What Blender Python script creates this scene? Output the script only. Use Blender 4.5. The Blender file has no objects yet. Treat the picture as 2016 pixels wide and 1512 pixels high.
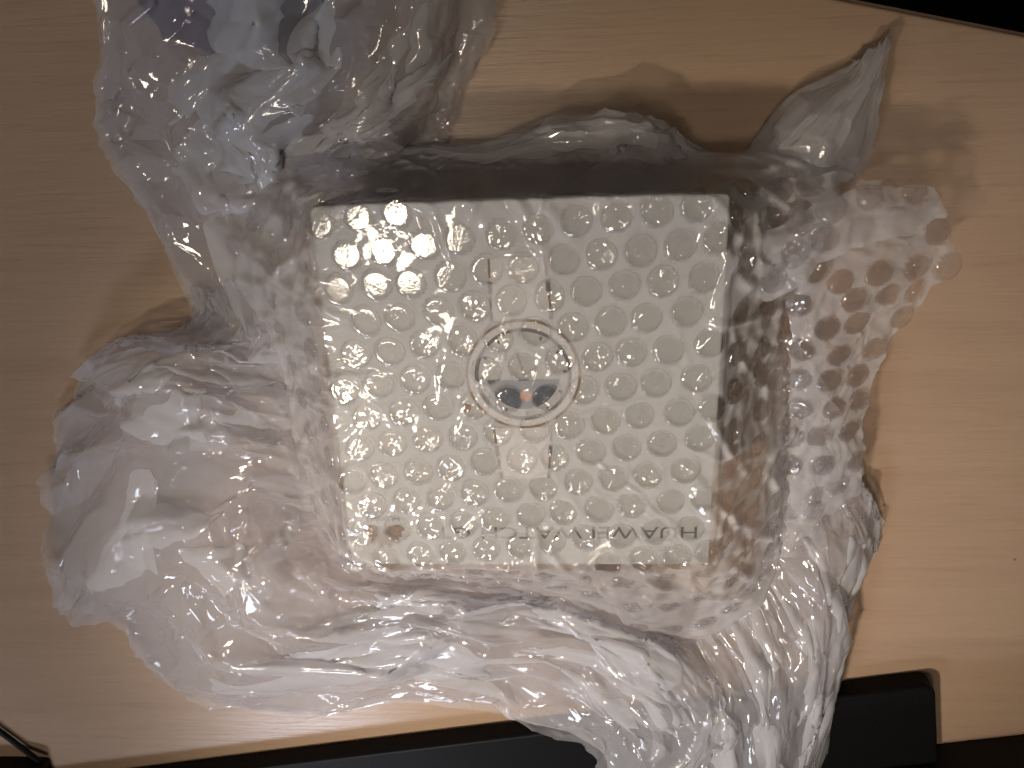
import bpy, math, random
import numpy as np
from mathutils import Matrix, Vector

# ------------------------------------------------------------------ scene, camera, light
sc = bpy.context.scene
COL = sc.collection
S = 0.01                                   # everything below is laid out in centimetres

CAM = np.array([1.1808, 8.3074, 28.3269])
RCW = np.array([[0.99789716, -0.01486654, -0.0630891],
                [-0.03499636, -0.94285165, -0.33136992],
                [-0.05455734, 0.33288099, -0.94138926]])   # image right / image down / forward -> world
FPX = 1515.0
cam_d = bpy.data.cameras.new('camera')
cam = bpy.data.objects.new('camera', cam_d)
COL.objects.link(cam)
M = Matrix.Identity(4)
for i in range(3):
    M[i][0] = RCW[i, 0]; M[i][1] = -RCW[i, 1]; M[i][2] = -RCW[i, 2]; M[i][3] = CAM[i] * S
cam.matrix_world = M
cam_d.sensor_fit = 'HORIZONTAL'
cam_d.sensor_width = 36.0
cam_d.lens = FPX / 2016.0 * 36.0
cam_d.clip_start = 0.01
cam_d.clip_end = 50.0
sc.camera = cam

w = bpy.data.worlds.new('World'); sc.world = w; w.use_nodes = True
bg = w.node_tree.nodes['Background']
bg.inputs[0].default_value = (1.0, 0.86, 0.72, 1); bg.inputs[1].default_value = 0.022

def lamp(name, typ, loc, power, color, size, aim=None):
    d = bpy.data.lights.new(name, typ); d.energy = power; d.color = color
    o = bpy.data.objects.new(name, d); COL.objects.link(o)
    o.location = Vector(loc) * S
    if typ == 'AREA':
        d.shape = 'RECTANGLE'; d.size = size[0]; d.size_y = size[1]
        v = (Vector(aim) - Vector(loc)).normalized()
        o.rotation_euler = v.to_track_quat('-Z', 'Y').to_euler()
    else:
        d.shadow_soft_size = size
    return o

# ceiling lamp with three globes, left of and beyond the box; its mirror image sits in the bubbles
LD = np.array([-0.2111, -0.1498, 0.9659])
LC = np.array([-3.6, 4.9, 6.5]) + LD * 150
for (dx, dy), pw, rad in (((0, 0), 10.0, 0.08), ((-13, -5), 1.0, 0.02), ((11, 7), 1.0, 0.02)):
    lamp('lamp_globe', 'POINT', (LC[0] + dx, LC[1] + dy, LC[2]), pw, (1.0, 0.87, 0.71), rad)
# the main lamp beyond the lower left, its soft narrow cone added to dim the corners: throws the shadows up and to the right
for k, (dx, dy) in enumerate(((-1.5, 0), (2, 1))):
    o = lamp('main_lamp', 'SPOT', (-34 + dx, -29 + dy, 78), 10.8, (1.0, 0.86, 0.70), 0.016)
    o.data.spot_size = math.radians(33); o.data.spot_blend = 1.0
    o.rotation_euler = (Vector((2, -12, 1)) - Vector((-34, -29, 78))).normalized().to_track_quat('-Z', 'Y').to_euler()
# a small bulb almost overhead, mirrored in the desk above the box
lamp('overhead_bulb', 'POINT', (-11, 21, 150), 2.6, (1.0, 0.86, 0.68), 0.012)
# cool screen-like light from the far side of the desk
lamp('cool_light', 'AREA', (-30, -60, 50), 1.5, (0.74, 0.83, 1.0), (0.16, 0.1), aim=(0, -8, 2))

sc.view_settings.view_transform = 'Standard'
sc.view_settings.look = 'None'
sc.view_settings.exposure = 0.1
sc.view_settings.gamma = 1.0
sc.view_settings.use_curve_mapping = False
cy = sc.cycles
cy.use_denoising = True
cy.max_bounces = 6; cy.transparent_max_bounces = 20
cy.diffuse_bounces = 2; cy.glossy_bounces = 2; cy.transmission_bounces = 2
cy.use_adaptive_sampling = True; cy.adaptive_threshold = 0.045; cy.adaptive_min_samples = 12
cy.caustics_reflective = False; cy.caustics_refractive = False
cy.sample_clamp_indirect = 4.0

# ------------------------------------------------------------------ helpers
rng = np.random.default_rng(7)

def at(px, py, z=0.0):
    """point on the horizontal plane z (cm) that the photograph shows at px, py"""
    d = RCW @ np.array([(px - 1008) / FPX, (py - 756) / FPX, 1.0])
    return CAM + d * (z - CAM[2]) / d[2]

def link(name, me, mat=None, parent=None, loc=None):
    o = bpy.data.objects.new(name, me); COL.objects.link(o)
    if mat is not None and me is not None and not me.materials:
        me.materials.append(mat)
    if parent is not None:
        o.parent = parent
    if loc is not None:
        o.location = Vector(loc) * S
    return o

def mesh(name, v, f, smooth=True):
    me = bpy.data.meshes.new(name)
    me.from_pydata((np.asarray(v, float) * S).tolist(), [], [list(map(int, q)) for q in f])
    if smooth:
        me.polygons.foreach_set('use_smooth', [True] * len(me.polygons))
    me.update()
    return me

def grid_faces(h, wd, wrap=False):
    i = np.arange(h - 1)[:, None]; n = wd if wrap else wd - 1
    j = np.arange(n)[None, :]; j2 = (j + 1) % wd
    return np.stack([i * wd + j, i * wd + j2, (i + 1) * wd + j2, (i + 1) * wd + j], -1).reshape(-1, 4)

def grid_mesh(name, P, wrap=False):
    h, wd = P.shape[:2]
    return mesh(name, P.reshape(-1, 3), grid_faces(h, wd, wrap))

def tag(o, label=None, cat=None, kind=None, group=None):
    if label: o['label'] = label
    if cat: o['category'] = cat
    if kind: o['kind'] = kind
    if group: o['group'] = group
    return o

def empty(name, loc=(0, 0, 0)):
    o = bpy.data.objects.new(name, None); COL.objects.link(o)
    o.location = Vector(loc) * S
    return o

def prism(name, poly, z0, z1, bevel=0.0, seg=3):
    import bmesh
    bm = bmesh.new()
    vs = [bm.verts.new((x * S, y * S, z0 * S)) for x, y in poly]
    f = bm.faces.new(vs)
    r = bmesh.ops.extrude_face_region(bm, geom=[f])
    for e in r['geom']:
        if isinstance(e, bmesh.types.BMVert): e.co.z = z1 * S
    bmesh.ops.recalc_face_normals(bm, faces=bm.faces)
    if bevel:
        bmesh.ops.bevel(bm, geom=list(bm.edges), offset=bevel * S, segments=seg, affect='EDGES', profile=0.5)
    me = bpy.data.meshes.new(name); bm.to_mesh(me); bm.free()
    return me

def round_rect(x0, y0, x1, y1, r, n=6):
    out = []
    for cx, cy_, a0 in ((x1 - r, y1 - r, 0), (x0 + r, y1 - r, 90), (x0 + r, y0 + r, 180), (x1 - r, y0 + r, 270)):
        for k in range(n + 1):
            a = math.radians(a0 + 90 * k / n); out.append((cx + r * math.cos(a), cy_ + r * math.sin(a)))
    return out

# value noise on a lattice (vectorised)
def vnoise(x, y, seed):
    r = np.random.default_rng(seed); T = r.random((64, 64))
    xi = np.floor(x).astype(int); yi = np.floor(y).astype(int)
    fx = x - xi; fy = y - yi
    fx = fx * fx * (3 - 2 * fx); fy = fy * fy * (3 - 2 * fy)
    g = lambda a, b: T[a % 64, b % 64]
    return (g(xi, yi) * (1 - fx) + g(xi + 1, yi) * fx) * (1 - fy) + (g(xi, yi + 1) * (1 - fx) + g(xi + 1, yi + 1) * fx) * fy

def ridged(x, y, seed, octs=3):
    s = 0; a = 1; n = 0
    for k in range(octs):
        s = s + a * (1 - np.abs(2 * vnoise(x, y, seed + k) - 1)); n += a
        a *= 0.5; x = x * 2.1 + 7.3; y = y * 2.1 - 3.1
    return s / n

# ------------------------------------------------------------------ materials
class NT:
    def __init__(s, name):
        s.m = bpy.data.materials.new(name); s.m.use_nodes = True
        s.t = s.m.node_tree; s.t.nodes.clear()
        s.out = s.n('ShaderNodeOutputMaterial')
    def n(s, typ, **kw):
        nd = s.t.nodes.new(typ)
        for k, v in kw.items():
            if k.startswith('i_'):
                nd.inputs[int(k[2:])].default_value = v
            else: setattr(nd, k, v)
        return nd
    def l(s, a, b, oi=0, ii=0):
        s.t.links.new(a.outputs[oi], b.inputs[ii])
    def math(s, op, a, b=None):
        nd = s.n('ShaderNodeMath', operation=op)
        for k, v in enumerate((a, b)):
            if v is None: continue
            if isinstance(v, (int, float)): nd.inputs[k].default_value = v
            else: s.t.links.new(v, nd.inputs[k])
        return nd.outputs[0]
    def coords(s, scale=(1, 1, 1), rot=0.0, which=3):
        tc = s.n('ShaderNodeTexCoord'); mp = s.n('ShaderNodeMapping')
        mp.inputs['Scale'].default_value = scale; mp.inputs['Rotation'].default_value = (0, 0, rot)
        s.t.links.new(tc.outputs[which], mp.inputs[0]); return mp.outputs[0]
    def noise(s, vec, scale, detail=3, rough=0.5, dist=0.0):
        nd = s.n('ShaderNodeTexNoise'); s.t.links.new(vec, nd.inputs['Vector'])
        nd.inputs['Scale'].default_value = scale; nd.inputs['Detail'].default_value = detail
        nd.inputs['Roughness'].default_value = rough; nd.inputs['Distortion'].default_value = dist
        return nd.outputs['Fac']
    def ramp(s, fac, stops):
        r = s.n('ShaderNodeValToRGB'); s.t.links.new(fac, r.inputs[0])
        e = r.color_ramp.elements
        while len(e) < len(stops): e.new(0.5)
        for k, (p, c) in enumerate(stops):
            e[k].position = p; e[k].color = (*c, 1) if len(c) == 3 else c
        return r.outputs[0]
    def bump(s, h, strength, dist, prev=None):
        b = s.n('ShaderNodeBump'); b.inputs['Strength'].default_value = strength
        b.inputs['Distance'].default_value = dist
        s.t.links.new(h, b.inputs['Height'])
        if prev is not None: s.t.links.new(prev, b.inputs['Normal'])
        return b.outputs[0]

def principled(name, col, rough=0.5, spec=0.5, coat=0.0, noise=None):
    t = NT(name); p = t.n('ShaderNodeBsdfPrincipled')
    p.inputs['Base Color'].default_value = (*col, 1); p.inputs['Roughness'].default_value = rough
    p.inputs['Specular IOR Level'].default_value = spec
    if coat: p.inputs['Coat Weight'].default_value = coat
    if noise:
        sc_, lo, hi = noise
        v = t.coords()
        f = t.noise(v, sc_, 4, 0.6)
        c = t.ramp(f, [(0.3, tuple(x * lo for x in col)), (0.7, tuple(min(1, x * hi) for x in col))])
        t.t.links.new(c, p.inputs['Base Color'])
        t.t.links.new(t.bump(t.noise(v, sc_ * 6, 3), 0.15, 0.0003), p.inputs['Normal'])
    t.l(p, t.out); return t.m

def film(name, col, opacity, rough, attr=None, bump_sets=(), trans=0.5, gain=1.0, var=0.0):
    """thin plastic film: see-through, milky to a degree, with a Fresnel gloss on both faces"""
    t = NT(name)
    v = t.coords()
    nrm = None
    for kind, scale, strength, dist in bump_sets:
        if kind == 'noise':
            h = t.noise(v, scale, 1, 0.5, 0.0)
        elif kind == 'crease':
            vo = t.n('ShaderNodeTexVoronoi', feature='F1'); vo.distance = 'MINKOWSKI'; vo.inputs['Exponent'].default_value = 1.4
            t.t.links.new(v, vo.inputs['Vector']); vo.inputs['Scale'].default_value = scale
            h = vo.outputs['Distance']
        nrm = t.bump(h, strength, dist, nrm)
    dif = t.n('ShaderNodeBsdfDiffuse'); dif.inputs[0].default_value = (*col, 1)
    trl = t.n('ShaderNodeBsdfTranslucent'); trl.inputs[0].default_value = (*col, 1)
    body = t.n('ShaderNodeMixShader'); body.inputs[0].default_value = trans
    t.l(dif, body, 0, 1); t.l(trl, body, 0, 2)
    tr = t.n('ShaderNodeBsdfTransparent'); tr.inputs[0].default_value = (0.985, 0.98, 0.985, 1)
    mx = t.n('ShaderNodeMixShader')
    op = None
    if attr:
        at_ = t.n('ShaderNodeAttribute'); at_.attribute_name = attr; op = at_.outputs['Fac']
    if var:
        f = t.noise(v, 45, 3, 0.6)
        f = t.math('MULTIPLY_ADD', f, var * 2); f.node.inputs[2].default_value = 1 - var
        op = t.math('MULTIPLY', f, op if op is not None else opacity)
    if op is not None: t.t.links.new(op, mx.inputs[0])
    else: mx.inputs[0].default_value = opacity
    t.l(tr, mx, 0, 1); t.l(body, mx, 0, 2)
    gl = t.n('ShaderNodeBsdfGlossy'); gl.inputs['Roughness'].default_value = rough
    gl.inputs[0].default_value = (1, 1, 1, 1)
    geo = t.n('ShaderNodeNewGeometry')
    dt = t.n('ShaderNodeVectorMath', operation='DOT_PRODUCT')
    t.l(geo, dt, 4, 0)
    if nrm is not None:
        t.t.links.new(nrm, dt.inputs[1]); t.t.links.new(nrm, gl.inputs['Normal']); t.t.links.new(nrm, dif.inputs['Normal'])
    else: t.l(geo, dt, 1, 1)
    a = t.math('ABSOLUTE', dt.outputs['Value'])
    a = t.math('SUBTRACT', 1.0, a); a.node.use_clamp = True
    a = t.math('POWER', a, 5.0)
    a = t.math('MULTIPLY_ADD', a, 0.9 * gain); a.node.inputs[2].default_value = 0.055 * gain
    a.node.use_clamp = True
    fin = t.n('ShaderNodeMixShader'); t.t.links.new(a, fin.inputs[0])
    t.l(mx, fin, 0, 1); t.l(gl, fin, 0, 2)
    t.l(fin, t.out)
    return t.m

def wood():
    t = NT('laminate_wood'); p = t.n('ShaderNodeBsdfPrincipled')
    ang = math.radians(12.0)
    v1 = t.coords((1.0, 9.0, 1), ang); v2 = t.coords((3.0, 60.0, 1), ang); v3 = t.coords((1.5, 22, 1), ang)
    a = t.noise(v1, 6, 4, 0.55, 0.8); b = t.noise(v2, 9, 4, 0.65, 0.3); c = t.noise(v3, 8, 3, 0.6, 0.5)
    base = t.ramp(a, [(0.25, (0.40, 0.277, 0.195)), (0.5, (0.435, 0.305, 0.217)), (0.78, (0.445, 0.32, 0.222))])
    fine = t.ramp(b, [(0.30, (0.90, 0.87, 0.85)), (0.42, (1, 1, 1)), (0.8, (1.02, 1.02, 1.0))])
    mid = t.ramp(c, [(0.28, (0.96, 0.95, 0.94)), (0.5, (1, 1, 1)), (0.75, (1.02, 1.02, 1.02))])
    m1 = t.n('ShaderNodeMix', data_type='RGBA', blend_type='MULTIPLY'); m1.inputs[0].default_value = 1
    t.t.links.new(base, m1.inputs[6]); t.t.links.new(fine, m1.inputs[7])
    m2 = t.n('ShaderNodeMix', data_type='RGBA', blend_type='MULTIPLY'); m2.inputs[0].default_value = 1
    t.t.links.new(m1.outputs[2], m2.inputs[6]); t.t.links.new(mid, m2.inputs[7])
    # scattered dark specks
    v = t.coords()
    vo = t.n('ShaderNodeTexVoronoi'); t.t.links.new(v, vo.inputs['Vector']); vo.inputs['Scale'].default_value = 22
    sp = t.ramp(vo.outputs['Distance'], [(0.0, (0.4, 0.33, 0.27)), (0.012, (0.6, 0.55, 0.5)), (0.018, (1, 1, 1))])
    m3 = t.n('ShaderNodeMix', data_type='RGBA', blend_type='MULTIPLY'); m3.inputs[0].default_value = 0.8
    t.t.links.new(m2.outputs[2], m3.inputs[6]); t.t.links.new(sp, m3.inputs[7])
    t.t.links.new(m3.outputs[2], p.inputs['Base Color'])
    p.inputs['Roughness'].default_value = 0.27
    p.inputs['Specular IOR Level'].default_value = 0.4
    t.t.links.new(t.bump(b, 0.5, 0.0004), p.inputs['Normal'])
    t.l(p, t.out); return t.m

MAT_WOOD = wood()
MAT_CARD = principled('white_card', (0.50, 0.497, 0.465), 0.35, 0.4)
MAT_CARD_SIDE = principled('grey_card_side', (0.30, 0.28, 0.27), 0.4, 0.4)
MAT_BLACK = principled('black_plastic', (0.007, 0.007, 0.008), 0.45, 0.08, noise=(900, 0.7, 1.4))
MAT_BLACKM = principled('matt_black_plastic', (0.008, 0.008, 0.010), 0.6, 0.25)
MAT_FLOOR = principled('dark_floor', (0.006, 0.005, 0.007), 0.8, 0.1)
MAT_EDGE = principled('edge_band', (0.16, 0.10, 0.07), 0.4)
MAT_INK = principled('dark_ink', (0.11, 0.10, 0.09), 0.5)
MAT_INKG = principled('grey_ink', (0.42, 0.40, 0.37), 0.5)
MAT_INKL = principled('pale_ink', (0.66, 0.64, 0.60), 0.5)
MAT_GOLD = principled('bronze_ink', (0.22, 0.13, 0.06), 0.45, noise=(400, 0.7, 1.3))
MAT_BLUE = principled('navy_ink', (0.015, 0.028, 0.05), 0.4, noise=(350, 0.4, 2.0))
MAT_ORANGE = principled('orange_ink', (0.65, 0.24, 0.05), 0.4, noise=(500, 0.7, 1.3))
MAT_BAG = film('bag_film', (0.87, 0.88, 0.945), 0.32, 0.05,
               bump_sets=(('noise', 420, 0.07, 0.0006),), trans=0.42, gain=0.7)
MAT_PLEAT = film('folded_bag_film', (0.89, 0.90, 0.955), 0.48, 0.05,
               bump_sets=(('noise', 420, 0.07, 0.0006),), trans=0.42, gain=0.7)
MAT_PURPLE = film('purple_film', (0.07, 0.03, 0.12), 0.85, 0.13, trans=0.3)
MAT_WRAP = film('bubble_film', (0.84, 0.825, 0.85), 0.3, 0.05, attr='milky',
                bump_sets=(('noise', 240, 0.14, 0.0009),), trans=0.25, gain=0.6)
MAT_BUB = film('bubble_dome_film', (0.80, 0.79, 0.82), 0.04, 0.045,
               bump_sets=(('noise', 800, 0.05, 0.0005),), trans=0.4, gain=1.5)

# ------------------------------------------------------------------ the desk and the dark beyond it
e0 = np.array([10.54, 11.41]); ed = np.array([0.977, -0.214]); en = np.array([0.214, 0.977])
c1 = e0 - ed * 60; c2 = e0 + ed * 60; c3 = c2 - en * 80; c4 = c1 - en * 80
tab = link('table_top', prism('table_top', [tuple(c4), tuple(c3), tuple(c2), tuple(c1)], -2.2, 0, 0.12, 3), MAT_WOOD)
tag(tab, kind='structure')
b1 = c1 + en * 0.004; b2 = c2 + en * 0.004
eb = link('edge_band', prism('edge_band', [tuple(b1), tuple(b2), tuple(b2 + en * 0.1), tuple(b1 + en * 0.1)], -2.15, -0.15, 0), MAT_EDGE, tab)
fl = link('floor', mesh('floor', [(-300, -300, -72), (300, -300, -72), (300, 300, -72), (-300, 300, -72)], [(0, 1, 2, 3)], False), MAT_FLOOR)
tag(fl, kind='structure')

# ------------------------------------------------------------------ the white watch box
HB = 6.0
box = empty('watch_box', (0, 0, 0))
tag(box, 'square white watch box with printed wristwatch seen through the bubble wrap', 'box')
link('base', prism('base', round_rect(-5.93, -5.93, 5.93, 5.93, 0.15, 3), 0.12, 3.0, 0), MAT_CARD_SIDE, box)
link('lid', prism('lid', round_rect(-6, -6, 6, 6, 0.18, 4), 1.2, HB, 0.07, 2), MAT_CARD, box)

def flat(name, pts, z, mat, parent, faces=None):
    v = [(x, y, z) for x, y in pts]
    return link(name, mesh(name, v, faces or [list(range(len(v)))], False), mat, parent)

def ring(name, c, r0, r1, a0, a1, z, mat, parent, n=48):
    v = []; f = []
    for k in range(n + 1):
        a = math.radians(a0 + (a1 - a0) * k / n)
        v += [(c[0] + r0 * math.cos(a), c[1] + r0 * math.sin(a)), (c[0] + r1 * math.cos(a), c[1] + r1 * math.sin(a))]
    for k in range(n): f.append((2 * k, 2 * k + 2, 2 * k + 3, 2 * k + 1))
    return flat(name, v, z, mat, parent, f)

def text(name, body, center, size, z, mat, parent, width=None, rot=math.pi):
    cu = bpy.data.curves.new(name, 'FONT'); cu.body = body; cu.size = size * S
    cu.align_x = 'CENTER'; cu.align_y = 'CENTER'; cu.resolution_u = 3
    o = bpy.data.objects.new(name, cu); COL.objects.link(o)
    bpy.context.view_layer.update()
    me = bpy.data.meshes.new_from_object(o.evaluated_get(bpy.context.evaluated_depsgraph_get()))
    bpy.data.objects.remove(o); bpy.data.curves.remove(cu)
    n = len(me.vertices); co = np.empty(n * 3); me.vertices.foreach_get('co', co); co = co.reshape(-1, 3)
    co[:, :2] -= (co[:, :2].min(0) + co[:, :2].max(0)) / 2
    if width: co[:, 0] *= width * S / (co[:, 0].max() - co[:, 0].min())
    me.vertices.foreach_set('co', co.ravel()); me.materials.clear()
    t = link(name, me, mat, parent); t.location = (center[0] * S, center[1] * S, z * S); t.rotation_euler = (0, 0, rot)
    return t

LZ = HB + 0.012
def lp(px, py): p = at(px, py, HB); return (p[0], p[1])
wc = lp(1030, 738)
# printed watch: strap edges, case rings, dial
for nm, pts in (('strap_print', [(962, 510), (1072, 505), (1084, 628), (968, 632)]), ('strap_print', [(972, 842), (1084, 840), (1082, 940), (986, 942)])):
    flat(nm, [lp(*p) for p in pts], LZ, MAT_INKL, box)
for (a, b, wd) in (((962, 510), (968, 632), .07), ((1072, 505), (1086, 628), .08), ((972, 842), (988, 942), .07), ((1086, 838), (1080, 940), .07)):
    A = np.array(lp(*a)); B = np.array(lp(*b)); d = (B - A) / np.linalg.norm(B - A)
    for t0, t1, k, m_ in ((0.0, 0.30, 1.0, MAT_GOLD), (0.36, 0.55, 1.7, MAT_INK), (0.60, 0.82, 0.8, MAT_GOLD), (0.86, 1.0, 1.4, MAT_INK)):
        nn = np.array([-d[1], d[0]]) * wd * k / 2; p0 = A + (B - A) * t0; p1 = A + (B - A) * t1
        flat('strap_edge_print', [tuple(p0 - nn), tuple(p0 + nn), tuple(p1 + nn), tuple(p1 - nn)], LZ + .008, m_, box)
ring('case_print', wc, 1.46, 1.74, 0, 360, LZ + .004, MAT_INKL, box, 64)
ring('case_edge_print', wc, 1.69, 1.77, 0, 360, LZ + .008, MAT_GOLD, box, 64)
ring('bezel_edge_print', wc, 1.38, 1.49, 0, 360, LZ + .008, MAT_INK, box, 64)
ring('crown_print', lp(919, 803), 0.0, 0.14, 0, 360, LZ + .008, MAT_GOLD, box, 20)
# dark lower dial with an orange spot
def seg(c, r, a0, a1, n=24):
    return [(c[0] + r * math.cos(math.radians(a0 + (a1 - a0) * k / n)), c[1] + r * math.sin(math.radians(a0 + (a1 - a0) * k / n))) for k in range(n + 1)]
flat('dial_shade_print', seg(wc, 1.12, 188, 352), LZ + .006, MAT_BLUE, box)
ring('dial_spot_print', lp(1036, 779), 0, 0.19, 0, 360, LZ + .010, MAT_ORANGE, box, 20)
for k in range(12):
    a = math.radians(30 * k + 4); r0, r1 = 1.22, 1.33
    d = np.array([math.cos(a), math.sin(a)]); nn = np.array([-d[1], d[0]]) * 0.035; A = np.array(wc) + d * r0; B = np.array(wc) + d * r1
    flat('hour_mark_print', [tuple(A - nn), tuple(A + nn), tuple(B + nn), tuple(B - nn)], LZ + .010, MAT_INK, box)
for a, ln in ((105, 0.8), (30, 0.75)):
    a = math.radians(a); d = np.array([math.cos(a), math.sin(a)]); nn = np.array([-d[1], d[0]]) * 0.03; A = np.array(wc); B = A + d * ln
    flat('watch_hand_print', [tuple(A - nn), tuple(A + nn), tuple(B + nn), tuple(B - nn)], LZ + .011, MAT_INKG, box)
# writing on the lid (the box lies upside down to the viewer)
a = np.array(lp(858, 1050)); b = np.array(lp(1372, 1048))
text('lettering', 'HUAWEI WATCH GT', tuple((a + b) / 2), 0.62, LZ, MAT_INK, box, width=float(b[0] - a[0]))
a = np.array(lp(722, 1021)); b = np.array(lp(786, 1021))
text('brand_lettering', 'HUAWEI', tuple((a + b) / 2), 0.26, LZ, MAT_INK, box, width=float(b[0] - a[0]))
lc = np.array(lp(756, 1036))
for k in range(8):                                   # eight-petal emblem, petals fanning towards the lower edge
    a = math.radians(180 + 11.25 + 22.5 * k); d = np.array([math.cos(a), math.sin(a)]); nn = np.array([-d[1], d[0]])
    L = 0.74 if 2 <= k <= 5 else 0.6
    pet = []
    for q in range(13):
        u = q / 12; wv = 0.135 * math.sin(math.pi * u ** 1.5); pet.append(tuple(lc + d * (0.1 + L * u) + nn * wv))
    for q in range(11, 0, -1):
        u = q / 12; wv = 0.135 * math.sin(math.pi * u ** 1.5); pet.append(tuple(lc + d * (0.1 + L * u) - nn * wv))
    flat('emblem_petal', pet, LZ + 0.001 * k, MAT_GOLD, box)

# ------------------------------------------------------------------ bubble wrap
wrap = empty('bubble_wrap', (0, 0, 0))
tag(wrap, 'clear bubble wrap sheet wrapped over the white box with a loose flap at right', 'bubble wrap')
ZW = HB + 0.10

foot_px = [(402, 440, 1.6), (470, 392, 1.8), (560, 312, 1.8), (690, 300, 1.2), (850, 306, 1.0), (1000, 312, 1.0), (1150, 315, 1.0), (1300, 310, 1.2), (1440, 300, 1.6),
           (1560, 300, 2.2), (1650, 325, 2.6), (1640, 420, 2.6), (1590, 520, 2.2), (1570, 660, 2.0), (1575, 800, 1.8), (1565, 920, 1.6), (1540, 1060, 1.5), (1500, 1190, 1.5), (1400, 1262, 1.4),
           (1280, 1262, 1.4), (1150, 1215, 1.3), (1000, 1165, 1.2), (850, 1150, 1.2), (730, 1140, 1.2), (650, 1090, 1.2), (600, 980, 1.0), (560, 860, 1.0), (530, 740, 1.0), (480, 640, 1.2), (430, 540, 1.4)]
foot = np.array([at(*p) for p in foot_px])
fa = np.unwrap(np.arctan2(foot[:, 1], foot[:, 0]))
NT_ = 480
TH = np.linspace(0, 2 * math.pi, NT_, endpoint=False)
# footprint as a function of angle
ang = np.arctan2(foot[:, 1], foot[:, 0]) % (2 * math.pi); od = np.argsort(ang)
fr = np.hypot(foot[:, 0], foot[:, 1])
ext = lambda arr: np.concatenate([arr[od][-3:], arr[od], arr[od][:3]])
aext = np.concatenate([ang[od][-3:] - 2 * math.pi, ang[od], ang[od][:3] + 2 * math.pi])
def foot_r(th): return np.interp(th % (2 * math.pi), aext, ext(fr))
def foot_z(th): return np.interp(th % (2 * math.pi), aext, ext(foot[:, 2]))
def lid_r(th, h=6.05, rr=0.35):
    c, s = np.abs(np.cos(th)), np.abs(np.sin(th))
    return h / (c ** 14 + s ** 14) ** (1 / 14.)

def crumple(x, y, seed):
    return 0.55 * ridged(x * 0.8, y * 0.8, seed) + 0.35 * ridged(x * 2.0, y * 2.0, seed + 11) + 0.15 * ridged(x * 4.5, y * 4.5, seed + 23) - 0.5

def wrap_surf(th, t):
    """t<=0: on the lid (t=-1 is its centre); 0..1: falling from the lid edge to the footprint"""
    rl = lid_r(th); rf = foot_r(th); zf = foot_z(th)
    tt = np.clip(t, 0, 1)
    r = np.where(t <= 0, rl * (1 + t), rl + (rf - rl) * tt)
    x = r * np.cos(th); y = r * np.sin(th)
    dz = (1 - tt) ** np.where(np.sin(th) > 0.75, 2.0, np.where(np.cos(th) > 0.3, 0.95, 1.2))
    z = np.where(t <= 0, ZW, zf + (ZW - zf) * dz)
    amp = 0.03 + 0.26 * np.clip(tt * 4, 0, 1)
    # the lower lid edge is rucked up
    amp = amp + 0.10 * np.clip((-y - 3.8) / 2, 0, 1) * (t <= 0)
    z = z + amp * (crumple(x, y, 31) + 0.15) + 0.05 * vnoise(x * 0.7, y * 0.7, 5) * (t <= 0)
    z = np.maximum(z, np.where(t <= 0, HB + 0.05, 0.15))
    return np.stack([x, y, z], -1)

T1 = -1 + (np.arange(56) + 0.2) / 56.0
T2 = np.linspace(0, 1, 44)
TT = np.concatenate([T1, T2])
P = wrap_surf(TH[None, :] + 0 * TT[:, None], TT[:, None] + 0 * TH[None, :])

def film_creases(P, seed):
    r = np.random.default_rng(seed); x, y = P[..., 0], P[..., 1]; H = np.zeros(x.shape)
    for k in range(900):
        cx, cy_ = r.uniform(-10, 11), r.uniform(-9, 8)
        inside = abs(cx) < 6 and abs(cy_) < 6
        if inside and r.random() > 0.15 - 0.07 * cy_ * (cy_ < 0) : continue
        a = r.uniform(0, 3.14); L = r.uniform(0.5, 2.6); wd = r.uniform(0.08, 0.3); hh = r.uniform(0.015, 0.05) if inside else r.uniform(0.05, 0.2)
        al = ((x - cx) * math.cos(a) + (y - cy_) * math.sin(a)) / L; ac = np.abs(-(x - cx) * math.sin(a) + (y - cy_) * math.cos(a) + 0.15 * al * al) / (wd if inside else wd * 1.1)
        H += hh * np.clip(1 - ac, 0, 1) * np.clip(1 - np.abs(al), 0, 1) ** 0.5
    for k in range(150):
        cx, cy_ = r.uniform(-7, 9), r.uniform(6.1, 8.2)
        a = r.normal(0, 0.35); L = r.uniform(0.3, 1.5); wd = r.uniform(0.06, 0.2); hh = r.uniform(0.08, 0.3)
        al = ((x - cx) * math.cos(a) + (y - cy_) * math.sin(a)) / L; ac = np.abs(-(x - cx) * math.sin(a) + (y - cy_) * math.cos(a)) / wd
        H += hh * np.clip(1 - ac, 0, 1) * np.clip(1 - np.abs(al), 0, 1) ** 0.5
    for pa, pb, hh, wd in (((1010, 615), (985, 710), .09, .11), ((985, 710), (925, 800), .09, .10), ((925, 800), (902, 868), .07, .1), ((880, 690), (862, 800), .06, .1),
                           ((1330, 620), (1352, 720), .08, .12), ((1180, 905), (1300, 1010), .08, .1), ((962, 1000), (895, 1062), .07, .1), ((1085, 1030), (1000, 1115), .09, .12),
                           ((1240, 960), (1330, 1075), .08, .1), ((660, 730), (740, 800), .06, .1), ((700, 900), (640, 1000), .07, .1), ((1150, 1040), (1260, 1060), .08, .12)):
        a_ = at(*pa, HB)[:2]; b_ = at(*pb, HB)[:2]; dd = b_ - a_; L = np.linalg.norm(dd); dd /= L
        al = (x - a_[0]) * dd[0] + (y - a_[1]) * dd[1]; ac = np.abs(-(x - a_[0]) * dd[1] + (y - a_[1]) * dd[0] + 0.06 * np.sin(al * 3)) / wd
        H += hh * np.clip(1 - ac, 0, 1) * np.clip(np.minimum(al, L - al) * 4 + 0.4, 0, 1)
    P = P.copy(); P[..., 2] += H
    return P

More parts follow.
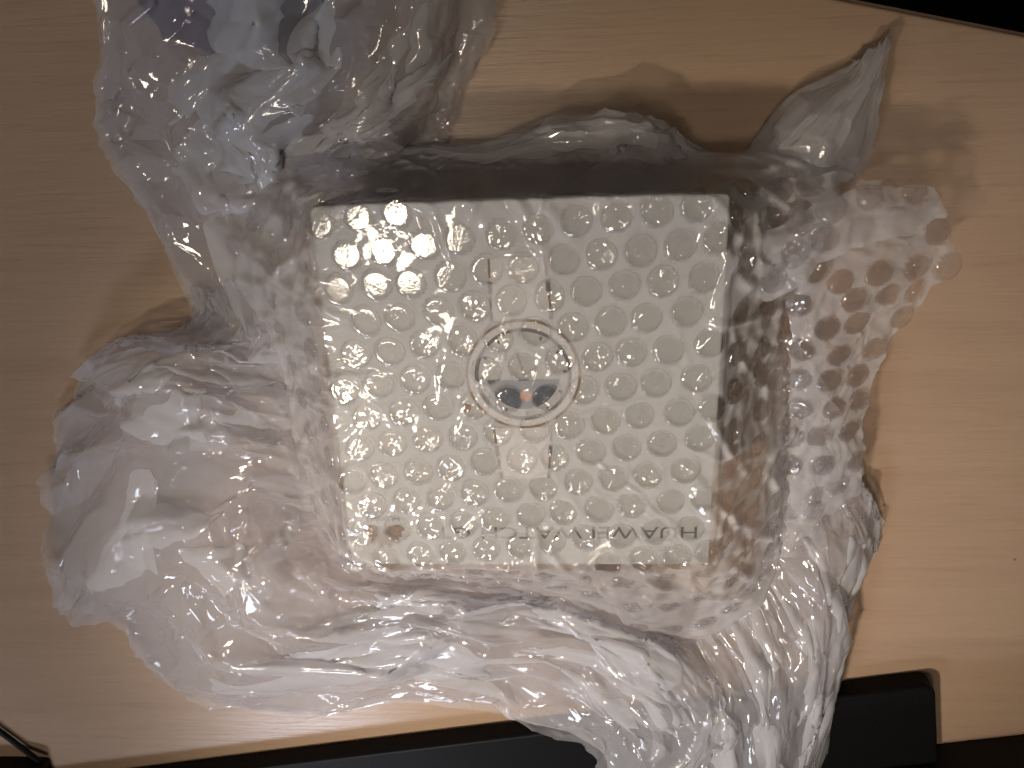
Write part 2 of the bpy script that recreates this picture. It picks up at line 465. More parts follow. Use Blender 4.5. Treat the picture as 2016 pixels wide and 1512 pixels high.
# bubble places ------------------------------------------------------------
bub = []      # (centre, normal, radius, tilt)
O = np.array([-3.8713, 4.6884]); E1 = np.array([1.114, 0.150]); E2 = np.array([-0.424, -1.07])
def lid_point(i, j):
    return O + E1 * i + E2 * j + np.array([0.02, -0.022 * (i - 1) - 0.004 * (i + 0.4 * j) ** 1]) 
for j in range(-3, 13):
    for i in range(-6, 18):
        q = lid_point(i, j) + rng.normal(0, 0.035, 2)
        if abs(q[0]) < 5.9 and -5.9 < q[1] < 5.8:
            th = math.atan2(q[1], q[0]); t = math.hypot(*q) / float(lid_r(np.array(th))) - 1
            t = min(t, -0.001)
            p = wrap_surf(np.array(th), np.array(t))
            bub.append((np.array([q[0], q[1], p[2]]), np.array([0, 0, 1.0]), 0.47, 0))
n_lid = len(bub)
def frame_at(th, t, d=0.04):
    p = wrap_surf(np.array(th), np.array(t)); a_ = wrap_surf(np.array(th + d), np.array(t)); b_ = wrap_surf(np.array(th), np.array(min(1, t + d)))
    n = np.cross(b_ - p, a_ - p); n /= np.linalg.norm(n) + 1e-9
    if n[2] < 0: n = -n
    return p, n
for row, t in enumerate((0.12, 0.42, 0.74)):
    th = 0.13 * row
    while th < 2 * math.pi + 0.13 * row - 0.05:
        rl = float(lid_r(np.array(th))); rf = float(foot_r(np.array(th)))
        if (rf - rl) > (1.4, 1.4, 2.0)[row]:
            p, n = frame_at(th, t)
            bub.append((p, n, 0.46 * rng.uniform(0.85, 1.03), 1))
        r = rl + (rf - rl) * t
        th += 1.22 / r
bc = np.array([b[0] for b in bub])

def milky_attr(me, V, centres, base, clear, R=0.45, side=None):
    base = np.zeros(len(V)) + base; mil = base.copy()
    for c in centres:
        d = np.linalg.norm(V - c, axis=1)
        k = np.clip((d - R * 0.86) / (R * 0.16), 0, 1)
        cl = clear if side is None else side(c)
        mil = np.minimum(mil, cl + (base - cl) * k)
    a = me.attributes.new('milky', 'FLOAT', 'POINT'); a.data.foreach_set('value', mil.astype(np.float32))

P = film_creases(P, 17)
me = grid_mesh('film', P, True)
V = P.reshape(-1, 3)
milky_attr(me, V, bc, 0.43 + 0.2 * ((V[:, 0] > 6.15) | (V[:, 1] > 6.1)), 0.06, 0.45, lambda c: 0.06 if c[2] > HB else (0.34 if c[0] < 0 else (0.30 if c[1] < -5 else 0.16)))
# close the small hole at the centre
link('film', me, MAT_WRAP, wrap)

# bubble shapes ------------------------------------------------------------
def bubble_mesh(k):
    r = np.random.default_rng(100 + k); ns = 48
    prof = [(0.0, 0.30), (0.07, 0.30), (0.14, 0.30), (0.21, 0.30), (0.28, 0.30), (0.35, 0.30), (0.42, 0.30), (0.49, 0.30), (0.56, 0.30), (0.63, 0.30), (0.7, 0.30), (0.77, 0.298), (0.84, 0.288), (0.91, 0.25), (0.965, 0.17), (0.99, 0.08), (1.0, 0.02), (1.08, 0.0)]
    th = np.linspace(0, 2 * math.pi, ns, endpoint=False)
    ph = r.random(6) * 6.28
    amp = (0.0006, 0.012, 0.03, 0.05)[k % 4]
    sag = r.uniform(-0.004, 0.004) if k % 4 == 0 else r.uniform(-0.02, 0.01) if k % 4 == 1 else r.uniform(-0.14, 0.02)
    cre = [(r.uniform(-.7, .7), r.uniform(-.7, .7), r.uniform(0, 3.14), r.uniform(.25, .9), r.uniform(.07, .16), r.choice([-1, 1]) * r.uniform(.3, 1.0) * (0.002, 0.02, 0.035, 0.05)[k % 4]) for _ in range((3, 5, 8, 10)[k % 4])]
    rows = []
    for q, (rr, z) in enumerate(prof[1:]):
        rad = rr * (1 + 0.02 * np.sin(2 * th + ph[0]) + 0.015 * np.sin(3 * th + ph[1]))
        x = rad * np.cos(th); y = rad * np.sin(th)
        wr = amp * 0.5 * np.sin(4 * (x * math.cos(ph[2]) + y * math.sin(ph[2])) + ph[3] + 2 * y) + amp * (ridged(x * 1.7 + 9, y * 1.7 + 9, 300 + k, 4) - 0.5) * 2.4
        wr += amp * 0.5 * np.sin(6 * th + ph[4]) * min(1, rr * 1.2)
        for (cx, cy_, ca, cl, cw, ch) in cre:
            al = ((x - cx) * math.cos(ca) + (y - cy_) * math.sin(ca)) / cl; ac = np.abs(-(x - cx) * math.sin(ca) + (y - cy_) * math.cos(ca)) / cw
            wr = wr + ch * np.clip(1 - ac, 0, 1) * np.clip(1.5 - 1.5 * np.abs(al), 0, 1)
        fade = 1.0 if rr < 0.85 else (0.6 if rr < 0.95 else 0.15)
        zz = z + fade * wr + sag * max(0, 1 - rr * rr)
        if q == len(prof) - 2: zz = np.zeros(ns)
        rows.append(np.stack([x, y, zz], -1))
    G = np.array(rows)
    f = grid_faces(len(rows), ns, True).tolist()
    V = G.reshape(-1, 3).tolist(); V.append([0, 0, prof[0][1] + sag]); c = len(V) - 1
    for j in range(ns): f.append([c, j, (j + 1) % ns])
    me = mesh('bubble', V, f); me.materials.append(MAT_BUB)
    return me
BM = [bubble_mesh(k) for k in range(16)]

def put_bubble(c, n, R, parent, squash=1.0, flatn=1.0):
    near = math.hypot(c[0] + 3.6, c[1] - 4.9) < 2.6 and c[2] > HB
    o = bpy.data.objects.new('bubble', BM[rng.integers(4) * 4 if near else (rng.integers(3) * 4 + 2 + rng.integers(2) if (rng.random() < 0.12 - 0.12 * c[1] or c[2] < HB) else rng.integers(len(BM)))]); COL.objects.link(o); o.parent = parent
    z = Vector(n).normalized(); q = z.to_track_quat('Z', 'Y')
    sx = R * rng.uniform(0.94, 1.04); sy = R * rng.uniform(0.94, 1.04) * squash
    o.matrix_local = Matrix.Translation(Vector(c) * S) @ q.to_matrix().to_4x4() @ Matrix.Rotation(rng.uniform(0, 6.28), 4, 'Z') @ Matrix.Diagonal((sx, sy, R * flatn * rng.uniform(0.75, 1.15), 1))
    return o
for c, n, R, side in bub:
    put_bubble(c, n, R, wrap, 1.0 if not side else rng.uniform(0.8, 1.0), 1.0 if not side else 0.9)

# ------------------------------------------------------------------ lattice surfaces
def cr(a, b, c, d, t):
    return 0.5 * ((2 * b) + (-a + c) * t + (2 * a - 5 * b + 4 * c - d) * t * t + (-a + 3 * b - 3 * c + d) * t ** 3)
def interp_axis0(A, n):
    m = len(A); u = np.linspace(0, m - 1, n); i = np.clip(u.astype(int), 0, m - 2); t = (u - i).reshape((-1,) + (1,) * (A.ndim - 1))
    g = lambda k: A[np.clip(k, 0, m - 1)]
    lo = np.where((i - 1 < 0).reshape(t.shape), 2 * g(i) - g(i + 1), g(i - 1)); hi = np.where((i + 2 > m - 1).reshape(t.shape), 2 * g(i + 1) - g(i), g(i + 2))
    return cr(lo, g(i), g(i + 1), hi, t)
def lattice(rows, step):
    A = np.array([[at(*p) for p in r] for r in rows])
    lv = np.linalg.norm(np.diff(A, axis=0), axis=2).sum(0).max(); lu = np.linalg.norm(np.diff(A, axis=1), axis=2).sum(1).max()
    B = interp_axis0(A, int(lv / step) + 2)
    return interp_axis0(B.transpose(1, 0, 2), int(lu / step) + 2).transpose(1, 0, 2)

def grid_normals(P):
    du = np.gradient(P, axis=1); dv = np.gradient(P, axis=0); n = np.cross(du, dv)
    n /= np.linalg.norm(n, axis=2, keepdims=True) + 1e-9
    n[n[..., 2] < 0] *= -1
    return n

def wrap_flap(name, rows, seed, amp, base, clear, spacing=1.16, R=0.46, edge=0.35, off=(0, 0)):
    P = lattice(rows, 0.11)
    x, y = P[..., 0].copy(), P[..., 1].copy()
    P[..., 0] += 0.5 * (ridged(x * 0.7, y * 0.7, seed + 40) - 0.6); P[..., 1] += 0.5 * (ridged(x * 0.7 + 5, y * 0.7, seed + 41) - 0.6)
    n = grid_normals(P)
    P = P + n * (amp * (crumple(x, y, seed) + 0.1))[..., None]
    # ragged outer edge
    cs = []
    h, wd = P.shape[:2]; step = 0.11; N = grid_normals(P)
    rr = 0; v = edge + off[1]
    while v < h * step - edge * 0.6:
        u = edge + (0.58 if rr % 2 else 0) + off[0]
        while u < wd * step - edge * 0.6:
            i = int(min(h - 1, v / step)); j = int(min(wd - 1, u / step))
            cs.append((P[i, j], N[i, j])); u += spacing
        v += spacing * 0.88; rr += 1
    me = grid_mesh(name, P)
    keep = []
    for c, nn in cs:
        if all(np.linalg.norm(c - k[0]) > 0.85 for k in keep): keep.append((c, nn))
    milky_attr(me, P.reshape(-1, 3), [k[0] for k in keep], base, clear)
    o = link(name, me, MAT_WRAP, wrap)
    for c, nn in keep: put_bubble(c, nn, R * rng.uniform(0.9, 1.05), wrap, rng.uniform(0.8, 1.0), 0.85)
    return o

wrap_flap('flap', [[(1450, 405, 4.4), (1560, 355, 4.2), (1690, 348, 4.0), (1828, 385, 3.6)],
                   [(1475, 480, 4.4), (1585, 470, 4.5), (1720, 445, 4.2), (1855, 455, 3.6)],
                   [(1530, 560, 4.0), (1615, 565, 4.2), (1745, 545, 4.0), (1868, 530, 3.4)],
                   [(1552, 650, 3.6), (1610, 660, 3.8), (1690, 650, 3.6), (1765, 640, 3.2)],
                   [(1552, 780, 3.0), (1610, 780, 3.2), (1665, 770, 3.0), (1706, 760, 2.6)],
                   [(1535, 900, 2.5), (1595, 900, 2.6), (1650, 900, 2.4), (1697, 890, 2.0)],
                   [(1505, 1020, 2.0), (1565, 1030, 2.0), (1620, 1020, 1.8), (1672, 985, 1.4)]], 61, 0.35, 0.46, 0.10)
wrap_flap('folded_strip', [[(1452, 520, 4.9), (1500, 455, 5.1), (1600, 405, 5.0), (1700, 368, 4.7), (1828, 372, 4.3)],
                           [(1478, 560, 5.1), (1530, 510, 5.3), (1610, 455, 5.2), (1710, 420, 4.9), (1838, 400, 4.4)],
                           [(1510, 592, 5.0), (1560, 565, 5.1), (1620, 515, 5.0), (1735, 475, 4.8), (1850, 432, 4.2)]], 71, 0.35, 0.42, 0.2)
wrap_flap('tucked_strip', [[(1535, 650, 3.0), (1545, 655, 3.0), (1556, 662, 3.0)],
                           [(1530, 780, 2.7), (1572, 780, 2.9), (1632, 790, 2.6)],
                           [(1520, 900, 2.3), (1590, 900, 2.5), (1682, 892, 2.0)],
                           [(1510, 1010, 2.0), (1580, 1010, 2.2), (1680, 992, 1.6)],
                           [(1500, 1090, 1.8), (1560, 1090, 1.8), (1620, 1070, 1.4)]], 81, 0.4, 0.42, 0.25)

# ------------------------------------------------------------------ crumpled bag: thin sheets with slack that buckle
def slab_floor(x, y):
    z = np.full(x.shape, 0.03)
    d = np.array([0.987, 0.162]); nrm = np.array([-0.162, 0.987])
    k = (x - 16.8) * nrm[0] + (y + 15.1) * nrm[1]; along = (x - 16.8) * d[0] + (y + 15.1) * d[1]
    z = np.where((k < 0.1) & (along < 0.2), 1.15, z)
    return z

def relax(P, gu, gv, iters, seed, anchor=0.003, kick=0.25, bu=0.1, bv=0.1, grav=0.0006, lift=0.0):
    r = np.random.default_rng(seed)
    P0 = P.copy(); h, wd = P.shape[:2]
    eu = P[:, 1:] - P[:, :-1]; ev = P[1:] - P[:-1]
    gu = np.broadcast_to(gu, (h, wd)); gv = np.broadcast_to(gv, (h, wd))
    Lu = np.linalg.norm(eu, axis=2) * gu[:, 1:]; Lv = np.linalg.norm(ev, axis=2) * gv[1:]
    a = eu[:-1] * gu[:-1, 1:, None]; b = ev[:, :-1] * gv[1:, :-1, None]; b2 = ev[:, 1:] * gv[1:, 1:, None]
    Ld1 = np.linalg.norm(a + b2, axis=2); Ld2 = np.linalg.norm(a - b, axis=2)
    bu = np.broadcast_to(bu, (h, wd)); bv = np.broadcast_to(bv, (h, wd))
    bu = bu * 0.6; bv = bv * 0.6
    Bu = (Lu[:, 1:] + Lu[:, :-1]) * (0.90 + 0.2 * bu[:, 2:]); Bv = (Lv[1:] + Lv[:-1]) * (0.90 + 0.2 * bv[2:])
    n = grid_normals(P)
    ks = kick * (r.random((h, wd)) - 0.5)
    P = P + n * ks[..., None]
    vel = np.zeros_like(P); w_ = 0.22
    def con(A, B, L, acc, sa, sb, k, only_short=False):
        d = A - B; ln = np.sqrt((d * d).sum(2)) + 1e-9
        e = (ln - L) / ln
        if only_short: e = np.minimum(e, 0)
        c = d * (0.5 * k * e)[..., None]
        acc[sa] -= c; acc[sb] += c
    sl = np.s_
    for it in range(iters):
        P = P + vel
        Q = P
        for sub in range(2):
            acc = np.zeros_like(P)
            con(Q[:, 1:], Q[:, :-1], Lu, acc, sl[:, 1:], sl[:, :-1], 0.42)
            con(Q[1:], Q[:-1], Lv, acc, sl[1:], sl[:-1], 0.42)
            con(Q[1:, 1:], Q[:-1, :-1], Ld1, acc, sl[1:, 1:], sl[:-1, :-1], 0.25)
            con(Q[:-1, 1:], Q[1:, :-1], Ld2, acc, sl[:-1, 1:], sl[1:, :-1], 0.25)
            con(Q[:, 2:], Q[:, :-2], Bu, acc, sl[:, 2:], sl[:, :-2], bu[:, 2:], True)
            con(Q[2:], Q[:-2], Bv, acc, sl[2:], sl[:-2], bv[2:], True)
            Q = Q + acc
        Q = Q + (P0 - Q) * anchor
        Q[..., 2] -= grav
        fz = slab_floor(Q[..., 0], Q[..., 1]) + lift
        Q[..., 2] = np.maximum(Q[..., 2], fz)
        # stay out of the box
        ins = (np.abs(Q[..., 0]) < 6.1) & (np.abs(Q[..., 1]) < 6.1) & (Q[..., 2] < HB)
        if ins.any():
            px_ = 6.1 - np.abs(Q[..., 0]); py_ = 6.1 - np.abs(Q[..., 1])
            mx = ins & (px_ < py_); my = ins & ~mx
            Q[..., 0] = np.where(mx, np.sign(Q[..., 0]) * 6.1, Q[..., 0]); Q[..., 1] = np.where(my, np.sign(Q[..., 1]) * 6.1, Q[..., 1])
        vel = vel + (Q - P); vel *= 0.80
        P = Q
    return P

def lin2(P):
    h, wd = P.shape[:2]
    B = np.empty((2 * h - 1, wd, 3)); B[::2] = P; B[1::2] = 0.5 * (P[1:] + P[:-1])
    C = np.empty((2 * h - 1, 2 * wd - 1, 3)); C[:, ::2] = B; C[:, 1::2] = 0.5 * (B[:, 1:] + B[:, :-1])
    return C

def up2(P):
    h, wd = P.shape[:2]
    B = interp_axis0(P, 2 * h - 1)
    return interp_axis0(B.transpose(1, 0, 2), 2 * wd - 1).transpose(1, 0, 2)

def smooth(P, n=1):
    for _ in range(n):
        Q = P.copy()
        Q[1:-1] = 0.5 * P[1:-1] + 0.25 * (P[2:] + P[:-2]); R_ = Q.copy()
        R_[:, 1:-1] = 0.5 * Q[:, 1:-1] + 0.25 * (Q[:, 2:] + Q[:, :-2]); P = R_
    return P

def creases(P, step, seed, dens, fold, spread, hmax=0.3):
    """sharp ridges and valleys with flat flanks, pressed into the sheet"""
    r = np.random.default_rng(seed); h, wd = P.shape[:2]
    n = grid_normals(P); H = np.zeros((h, wd))
    K = int(dens * h * wd * step * step)
    for k in range(K):
        cu = r.uniform(0, wd); cv = r.uniform(0, h)
        f = fold(cv / h) if callable(fold) else fold
        calm = callable(fold) and cv / h > 0.62
        if calm and r.random() < 0.6: continue
        a = f + r.normal(0, spread * (0.5 if calm else 1))                       # 0: runs along u, pi/2: along v
        L = r.uniform(1.2, 5.5) * (1.5 if calm else 1) / step; wdt = r.uniform(0.12, 0.8) / step; R = int(L + wdt) + 1
        i0, i1 = max(0, int(cv - R)), min(h, int(cv + R)); j0, j1 = max(0, int(cu - R)), min(wd, int(cu + R))
        if i1 - i0 < 2 or j1 - j0 < 2: continue
        vv, uu = np.meshgrid(np.arange(i0, i1) - cv, np.arange(j0, j1) - cu, indexing='ij')
        al = (uu * math.cos(a) + vv * math.sin(a)) / L
        ac = -uu * math.sin(a) + vv * math.cos(a)
        sk = r.uniform(0.5, 1.0)                          # one flank steeper than the other
        wloc = np.clip(wdt * (1 - np.abs(al) ** 1.5), 1e-3, None)
        t = np.where(ac > 0, 1 - ac / (wloc * sk), 1 + ac / wloc)
        hh = r.uniform(0.25, 1.0) * hmax * min(1, wdt * step / 0.7) * (1 if r.random() < 0.65 else -1)
        H[i0:i1, j0:j1] += hh * np.clip(t, 0, 1) * (np.abs(al) < 1) * np.clip(1.6 * (1 - np.abs(al)), 0, 1)
    P = P + n * H[..., None]
    P[..., 2] = np.maximum(P[..., 2], slab_floor(P[..., 0], P[..., 1]))
    return P

def sample(P, u, v):
    h, wd = P.shape[:2]
    u = np.clip(u, 0, wd - 1.001); v = np.clip(v, 0, h - 1.001); i = v.astype(int); j = u.astype(int)
    fu = (u - j)[..., None]; fv = (v - i)[..., None]
    return (P[i, j] * (1 - fu) + P[i, j + 1] * fu) * (1 - fv) + (P[i + 1, j] * (1 - fu) + P[i + 1, j + 1] * fu) * fv

def pleats(P, step, seed, count, fold, mat, parent):
    """narrow folded-over strips lying on the sheet"""
    r = np.random.default_rng(seed); h, wd = P.shape[:2]; N = grid_normals(P)
    for k in range(count):
        cu = r.uniform(0.1, 0.9) * wd; cv = r.uniform(0.06, 0.94) * h
        f = fold(cv / h) if callable(fold) else fold
        a = f + r.normal(0, 0.25); L = r.uniform(2.5, 8.0) / step; w0 = r.uniform(0.5, 2.8) / step
        nl = max(12, int(L * 0.7)); nw = max(7, int(w0 * 0.7)); kink = np.interp(np.linspace(0, 1, nl), np.linspace(0, 1, 6), r.normal(0, 0.35, 6).cumsum() * 0.5)
        prof1 = np.interp(np.linspace(0, 1, nl), [0, r.uniform(.15, .4), r.uniform(.5, .8), 1], [r.uniform(0, .3), r.uniform(.6, 1), r.uniform(.5, 1), r.uniform(0, .2)])
        prof2 = np.interp(np.linspace(0, 1, nl), [0, r.uniform(.2, .5), 1], [0.05, r.uniform(.1, .5), 0.05])
        l = np.linspace(-0.5, 0.5, nl)[:, None] * L; x = np.linspace(0, 1, nw)[None, :]
        off = (-prof2[:, None] + x * (prof1 + prof2)[:, None]) * w0 + kink[:, None] * w0
        u = cu + l * math.cos(a) - off * math.sin(a); v = cv + l * math.sin(a) + off * math.cos(a)
        if u.min() < 0 or v.min() < 0 or u.max() > wd - 1 or v.max() > h - 1: continue
        x = np.broadcast_to(x, u.shape)
        up = 0.03 + 0.07 * np.sin(np.clip(x, 0, 1) * 3.14) ** 0.7
        Q = sample(P, u, v) + sample(N, u, v) * up[..., None]
        link('pleat', grid_mesh('pleat', Q), mat, parent)

def sheet(name, rows, seed, gu, gv, mat, zs=1.0, zo=0.0, lift=0.0, parent=None, its=(260, 90, 0), step=1.5, kick=0.5, anchor=0.004, g2=(1.006, 1.006),
          dens=0.30, fold=0.0, spread=0.4, hmax=0.20, npl=0, jag=0.0):
    rows = [[(p[0], p[1], p[2] * zs + zo) for p in r] for r in rows]
    P = lattice(rows, step)
    h, wd = P.shape[:2]
    du = np.gradient(P, axis=1); dv = np.gradient(P, axis=0); rj = np.random.default_rng(seed + 90)
    ju = rj.uniform(-0.33, 0.33, (h, wd, 1)); jv = rj.uniform(-0.33, 0.33, (h, wd, 1))
    ju[:, 0] *= 0.2; ju[:, -1] *= 0.2; jv[0] *= 0.2; jv[-1] *= 0.2
    P = P + du * ju + dv * jv
    if callable(gu): gu = gu(np.linspace(0, 1, h))[:, None]
    if callable(gv): gv = gv(np.linspace(0, 1, h))[:, None]
    yy, xx = np.meshgrid(np.linspace(0, 7, h), np.linspace(0, 7, wd), indexing='ij')
    vu = 1 + (gu - 1) * (0.35 + 1.3 * vnoise(xx, yy, seed + 1)); vv = 1 + (gv - 1) * (0.35 + 1.3 * vnoise(xx + 9, yy, seed + 2))
    fo = np.array([fold(q) if callable(fold) else fold for q in np.linspace(0, 1, h)])[:, None]
    bu = 0.02 + 0.42 * np.cos(fo) ** 2; bv = 0.02 + 0.42 * np.sin(fo) ** 2
    P = relax(P, vu, vv, its[0], seed, anchor, kick, bu, bv, lift=lift)
    cf = np.cos(fo) ** 2
    for lev, (amp, tj) in enumerate(((0.055, 0.22), (0.022, 0.22), (0.006, 0.2), (0.0, 0.0))):
        P = lin2(P)
        cf = np.repeat(cf, 2, 0)[:len(P)]
        if amp:
            hh, ww = P.shape[:2]; F = rj.normal(0, 1, (hh, ww))
            Fu = F.copy(); Fv = F.copy()
            for _ in range(3):
                Fu[:, 1:-1] = 0.4 * Fu[:, 1:-1] + 0.3 * (Fu[:, 2:] + Fu[:, :-2]); Fv[1:-1] = 0.4 * Fv[1:-1] + 0.3 * (Fv[2:] + Fv[:-2])
            F = 1.6 * (cf * Fu + (1 - cf) * Fv) * (0.25 + 1.5 * vnoise(*np.meshgrid(np.linspace(0, 9, ww), np.linspace(0, 9, hh)), seed + 60 + lev))
            n = grid_normals(P); du = np.gradient(P, axis=1); dv = np.gradient(P, axis=0)
            P = P + n * (amp * step * F)[..., None] + du * rj.uniform(-tj, tj, (hh, ww, 1)) + dv * rj.uniform(-tj, tj, (hh, ww, 1))
    P = creases(P, step / 16, seed + 7, dens, fold, spread, hmax)
    P = 0.92 * P + 0.08 * smooth(P, 1)
    if jag:
        m = 6; jj = rj.uniform(-1.0, 0.15, P.shape[1]) * jag; jj = 0.6 * jj + 0.4 * np.roll(jj, 1)
        dv = P[-1] - P[-m]; dv /= np.linalg.norm(dv, axis=1, keepdims=True)
        for q in range(m): P[-1 - q] += dv * (jj * (1 - q / m))[:, None]
    o = link(name, grid_mesh(name, P), mat, parent)
    if npl: pleats(P, step / 16, seed + 8, npl, fold, MAT_PLEAT, parent)
    return o

bag = empty('plastic_bag', (0, 0, 0))
tag(bag, 'crumpled thin white plastic bag torn open and spread around the box', 'bag')

U = [[(560, 480, 2.5), (480, 540, 2.0), (420, 580, 1.5), (366, 560, 0.8)],
     [(590, 640, 2.0), (500, 660, 3.0), (430, 660, 2.5), (370, 640, 0.8)],
     [(610, 740, 2.0), (470, 730, 3.0), (345, 695, 3.0), (250, 680, 1.0)],
     [(620, 830, 1.8), (450, 800, 3.5), (270, 770, 3.5), (150, 780, 0.6)],
     [(640, 920, 1.6), (460, 900, 3.5), (260, 900, 3.0), (128, 955, 0.4)],
     [(660, 1010, 1.6), (480, 1020, 3.5), (290, 1080, 3.0), (148, 1170, 0.4)],
     [(690, 1080, 1.8), (540, 1130, 3.5), (400, 1200, 2.8), (265, 1222, 0.4)],
     [(760, 1130, 2.0), (640, 1190, 3.0), (500, 1280, 2.5), (335, 1325, 0.4)],
     [(860, 1150, 2.2), (790, 1210, 3.0), (700, 1300, 2.2), (580, 1388, 0.3)],
     [(980, 1160, 2.2), (950, 1220, 3.0), (900, 1300, 2.2), (850, 1372, 0.3)],
     [(1100, 1170, 2.2), (1120, 1240, 3.0), (1090, 1330, 2.5), (1040, 1418, 1.2)],
     [(1240, 1200, 2.2), (1270, 1300, 3.0), (1240, 1400, 2.8), (1170, 1460, 1.8)],
     [(1330, 1250, 2.0), (1380, 1370, 3.0), (1340, 1470, 3.0), (1235, 1560, 2.2)],
     [(1380, 1220, 1.6), (1450, 1380, 3.0), (1440, 1500, 3.0), (1400, 1640, 2.5)],
     [(1450, 1180, 1.5), (1520, 1360, 3.0), (1530, 1500, 3.0), (1540, 1640, 2.2)],
     [(1490, 1120, 1.4), (1595, 1280, 2.8), (1610, 1400, 2.6), (1590, 1560, 2.0)],
     [(1510, 1030, 1.3), (1630, 1150, 2.5), (1670, 1200, 1.5), (1640, 1270, 0.6)],
     [(1520, 930, 1.2), (1640, 1010, 2.0), (1700, 1050, 1.4), (1730, 1080, 0.8)],
     [(1530, 850, 1.2), (1630, 920, 1.6), (1690, 950, 1.2), (1712, 975, 0.8)]]
def gU(v): return np.interp(v, [0, .15, .3, .36, .62, .7, 1], [1.14, 1.10, 1.08, 1.16, 1.16, 1.04, 1.04])
def gV(v): return np.interp(v, [0, .15, .3, .36, .62, .7, 1], [1.05, 1.12, 1.12, 1.04, 1.04, 1.07, 1.05])
def fU(v): return float(np.interp(v, [0, .12, .2, .3, .36, .62, .68, .8, .9, 1], [1.2, .6, .2, .5, 1.45, 1.5, .3, 0, -.6, -1.0]))
sheet('front_layer', U, 11, gU, gV, MAT_BAG, parent=bag, fold=fU, npl=60)
sheet('back_layer', U, 29, gU, gV, MAT_BAG, zs=0.45, zo=0.1, parent=bag, fold=fU, npl=14)

A = [[(188, -80, 2.0), (350, -80, 3.0), (520, -80, 3.2), (700, -80, 3.0), (850, -80, 2.5), (968, -80, 1.5)],
     [(212, 110, 1.2), (340, 100, 2.2), (500, 100, 2.6), (680, 90, 2.6), (820, 100, 2.0), (942, 85, 1.0)],
     [(196, 238, 0.8), (330, 230, 1.8), (480, 220, 2.4), (640, 220, 2.4), (770, 200, 2.0), (885, 190, 0.8)],
     [(258, 350, 0.6), (370, 340, 1.6), (490, 330, 2.2), (610, 310, 2.2), (730, 280, 1.8), (862, 266, 0.8)],
     [(338, 500, 0.6), (420, 450, 1.6), (500, 420, 2.0), (600, 370, 1.6), (720, 330, 1.4), (852, 300, 1.0)],
     [(440, 690, 1.0), (480, 560, 1.4), (540, 480, 1.4), (620, 400, 1.0), (730, 350, 1.0), (850, 325, 1.0)]]
sheet('front_layer', A, 47, 1.20, 1.02, MAT_BAG, parent=bag, fold=1.57, spread=0.2, npl=46, step=1.0)
sheet('back_layer', A, 53, 1.06, 1.02, MAT_BAG, zs=0.35, zo=0.05, parent=bag, fold=1.57, spread=0.2, npl=4)
sheet('purple_patch', [[(270, -80, 1.6), (440, -80, 1.8), (640, -80, 1.6)], [(275, 0, 1.5), (440, 20, 1.6), (620, 10, 1.5)], [(320, 70, 1.3), (450, 110, 1.4), (590, 85, 1.3)]], 59, 1.05, 1.05, MAT_PURPLE, parent=bag)  # dark purple sheet beneath the front layer
Bp = [[(790, 288, 1.0), (950, 285, 1.5), (1080, 240, 2.5), (1200, 228, 3.0), (1290, 236, 2.5), (1345, 275, 1.5), (1400, 305, 1.0)],
      [(790, 305, 1.5), (950, 305, 2.0), (1080, 280, 3.0), (1200, 275, 3.2), (1290, 280, 3.0), (1345, 300, 2.0), (1400, 322, 1.5)],
      [(780, 330, 1.0), (950, 330, 1.0), (1080, 330, 1.2), (1200, 330, 1.2), (1290, 335, 1.0), (1345, 335, 1.0), (1410, 340, 1.0)]]
sheet('upper_fold', Bp, 67, 1.06, 1.15, MAT_PLEAT, parent=bag, step=0.7, hmax=.18)
sheet('upper_fold', Bp, 73, 1.05, 1.12, MAT_PLEAT, zs=0.6, parent=bag, step=0.7, hmax=.18)
Cp = [[(1440, 345, 2.0), (1540, 345, 2.6), (1620, 360, 2.6), (1690, 345, 2.2)],
      [(1490, 275, 1.4), (1560, 290, 2.6), (1640, 300, 2.8), (1712, 300, 1.8)],
      [(1560, 195, 1.2), (1610, 220, 2.4), (1670, 230, 2.6), (1728, 200, 1.6)],
      [(1650, 140, 1.0), (1680, 150, 1.8), (1710, 150, 2.2), (1745, 130, 1.4)],
      [(1690, 120, 1.0), (1715, 100, 1.4), (1740, 76, 1.6), (1762, 52, 1.2)]]
sheet('corner_flap', Cp, 79, 1.12, 1.04, MAT_PLEAT, parent=bag, anchor=0.01, step=0.7, fold=1.57, spread=.3, hmax=.09, npl=6, jag=0.55)
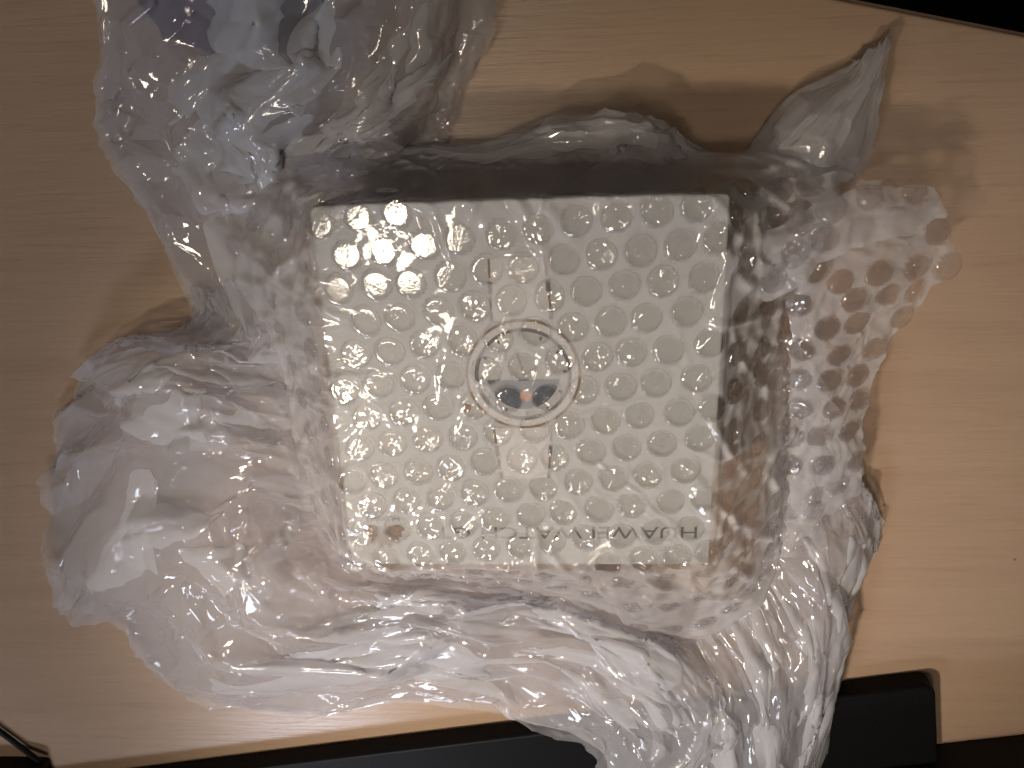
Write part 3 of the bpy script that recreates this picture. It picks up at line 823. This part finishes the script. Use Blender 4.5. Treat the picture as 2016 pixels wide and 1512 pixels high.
sheet('corner_flap', Cp, 83, 1.06, 1.04, MAT_PLEAT, zs=0.75, parent=bag, anchor=0.01, step=0.7, fold=1.57, spread=.3, hmax=.09, jag=0.5)

# ------------------------------------------------------------------ black things at the lower edge
k0 = at(1822, 1318, 0)[:2]; d = k0 - at(240, 1513, 0)[:2]; d /= np.linalg.norm(d); nr = np.array([-d[1], d[0]])
def along(a, b): return tuple(k0 + d * a + nr * b)
def rounded_quad(a0, a1, b0, b1, r, n=6):
    return [along(x, y) for x, y in round_rect(a0, b0, a1, b1, r, n)]
slab = link('black_slab', prism('black_slab', rounded_quad(-46, 0.0, -7, 0.0, 0.5), 0.0, 1.0, 0.14, 3), MAT_BLACK)
tag(slab, 'long black plastic slab with a rounded corner under the bag at bottom', 'slab')
pan = empty('black_bar', (20, -19, 0))
tag(pan, 'dark bar behind the black slab whose edge shows in the bottom right corner', 'bar')
sc.world.use_nodes = True
pm = link('bezel', prism('bezel', rounded_quad(-12, 30, -9.2, -4.2, 0.2), 0.0, 6, 0.1, 2), MAT_BLACKM, pan); pm.location = (-0.20, 0.19, 0)

pA = at(97, 1490, 0.0)
bb = link('black_block', prism('black_block', round_rect(pA[0] - 5, pA[1] - 4, pA[0], pA[1], 0.15, 3), 0, 1.0, 0.1, 2), MAT_BLACKM)
tag(bb, 'small black block at the bottom left corner of the table', 'block')
def tube(name, pts, r, mat, n=10):
    pts = np.array(pts); V = []; 
    for i, p in enumerate(pts):
        t = pts[min(i + 1, len(pts) - 1)] - pts[max(i - 1, 0)]; t /= np.linalg.norm(t)
        s = np.cross(t, [0, 0, 1]); s /= np.linalg.norm(s); u = np.cross(s, t)
        V.append([p + r * (math.cos(a) * s + math.sin(a) * u) for a in np.linspace(0, 2 * math.pi, n, endpoint=False)])
    return link(name, grid_mesh(name, np.array(V), True), mat)
cb = tube('black_cable', [at(-60, 1400, .22), at(-20, 1425, .22), at(20, 1455, .22), at(50, 1478, .25), at(80, 1500, .5)], 0.13, MAT_BLACKM)
tag(cb, 'thin black cable running into the block at bottom left', 'cable')
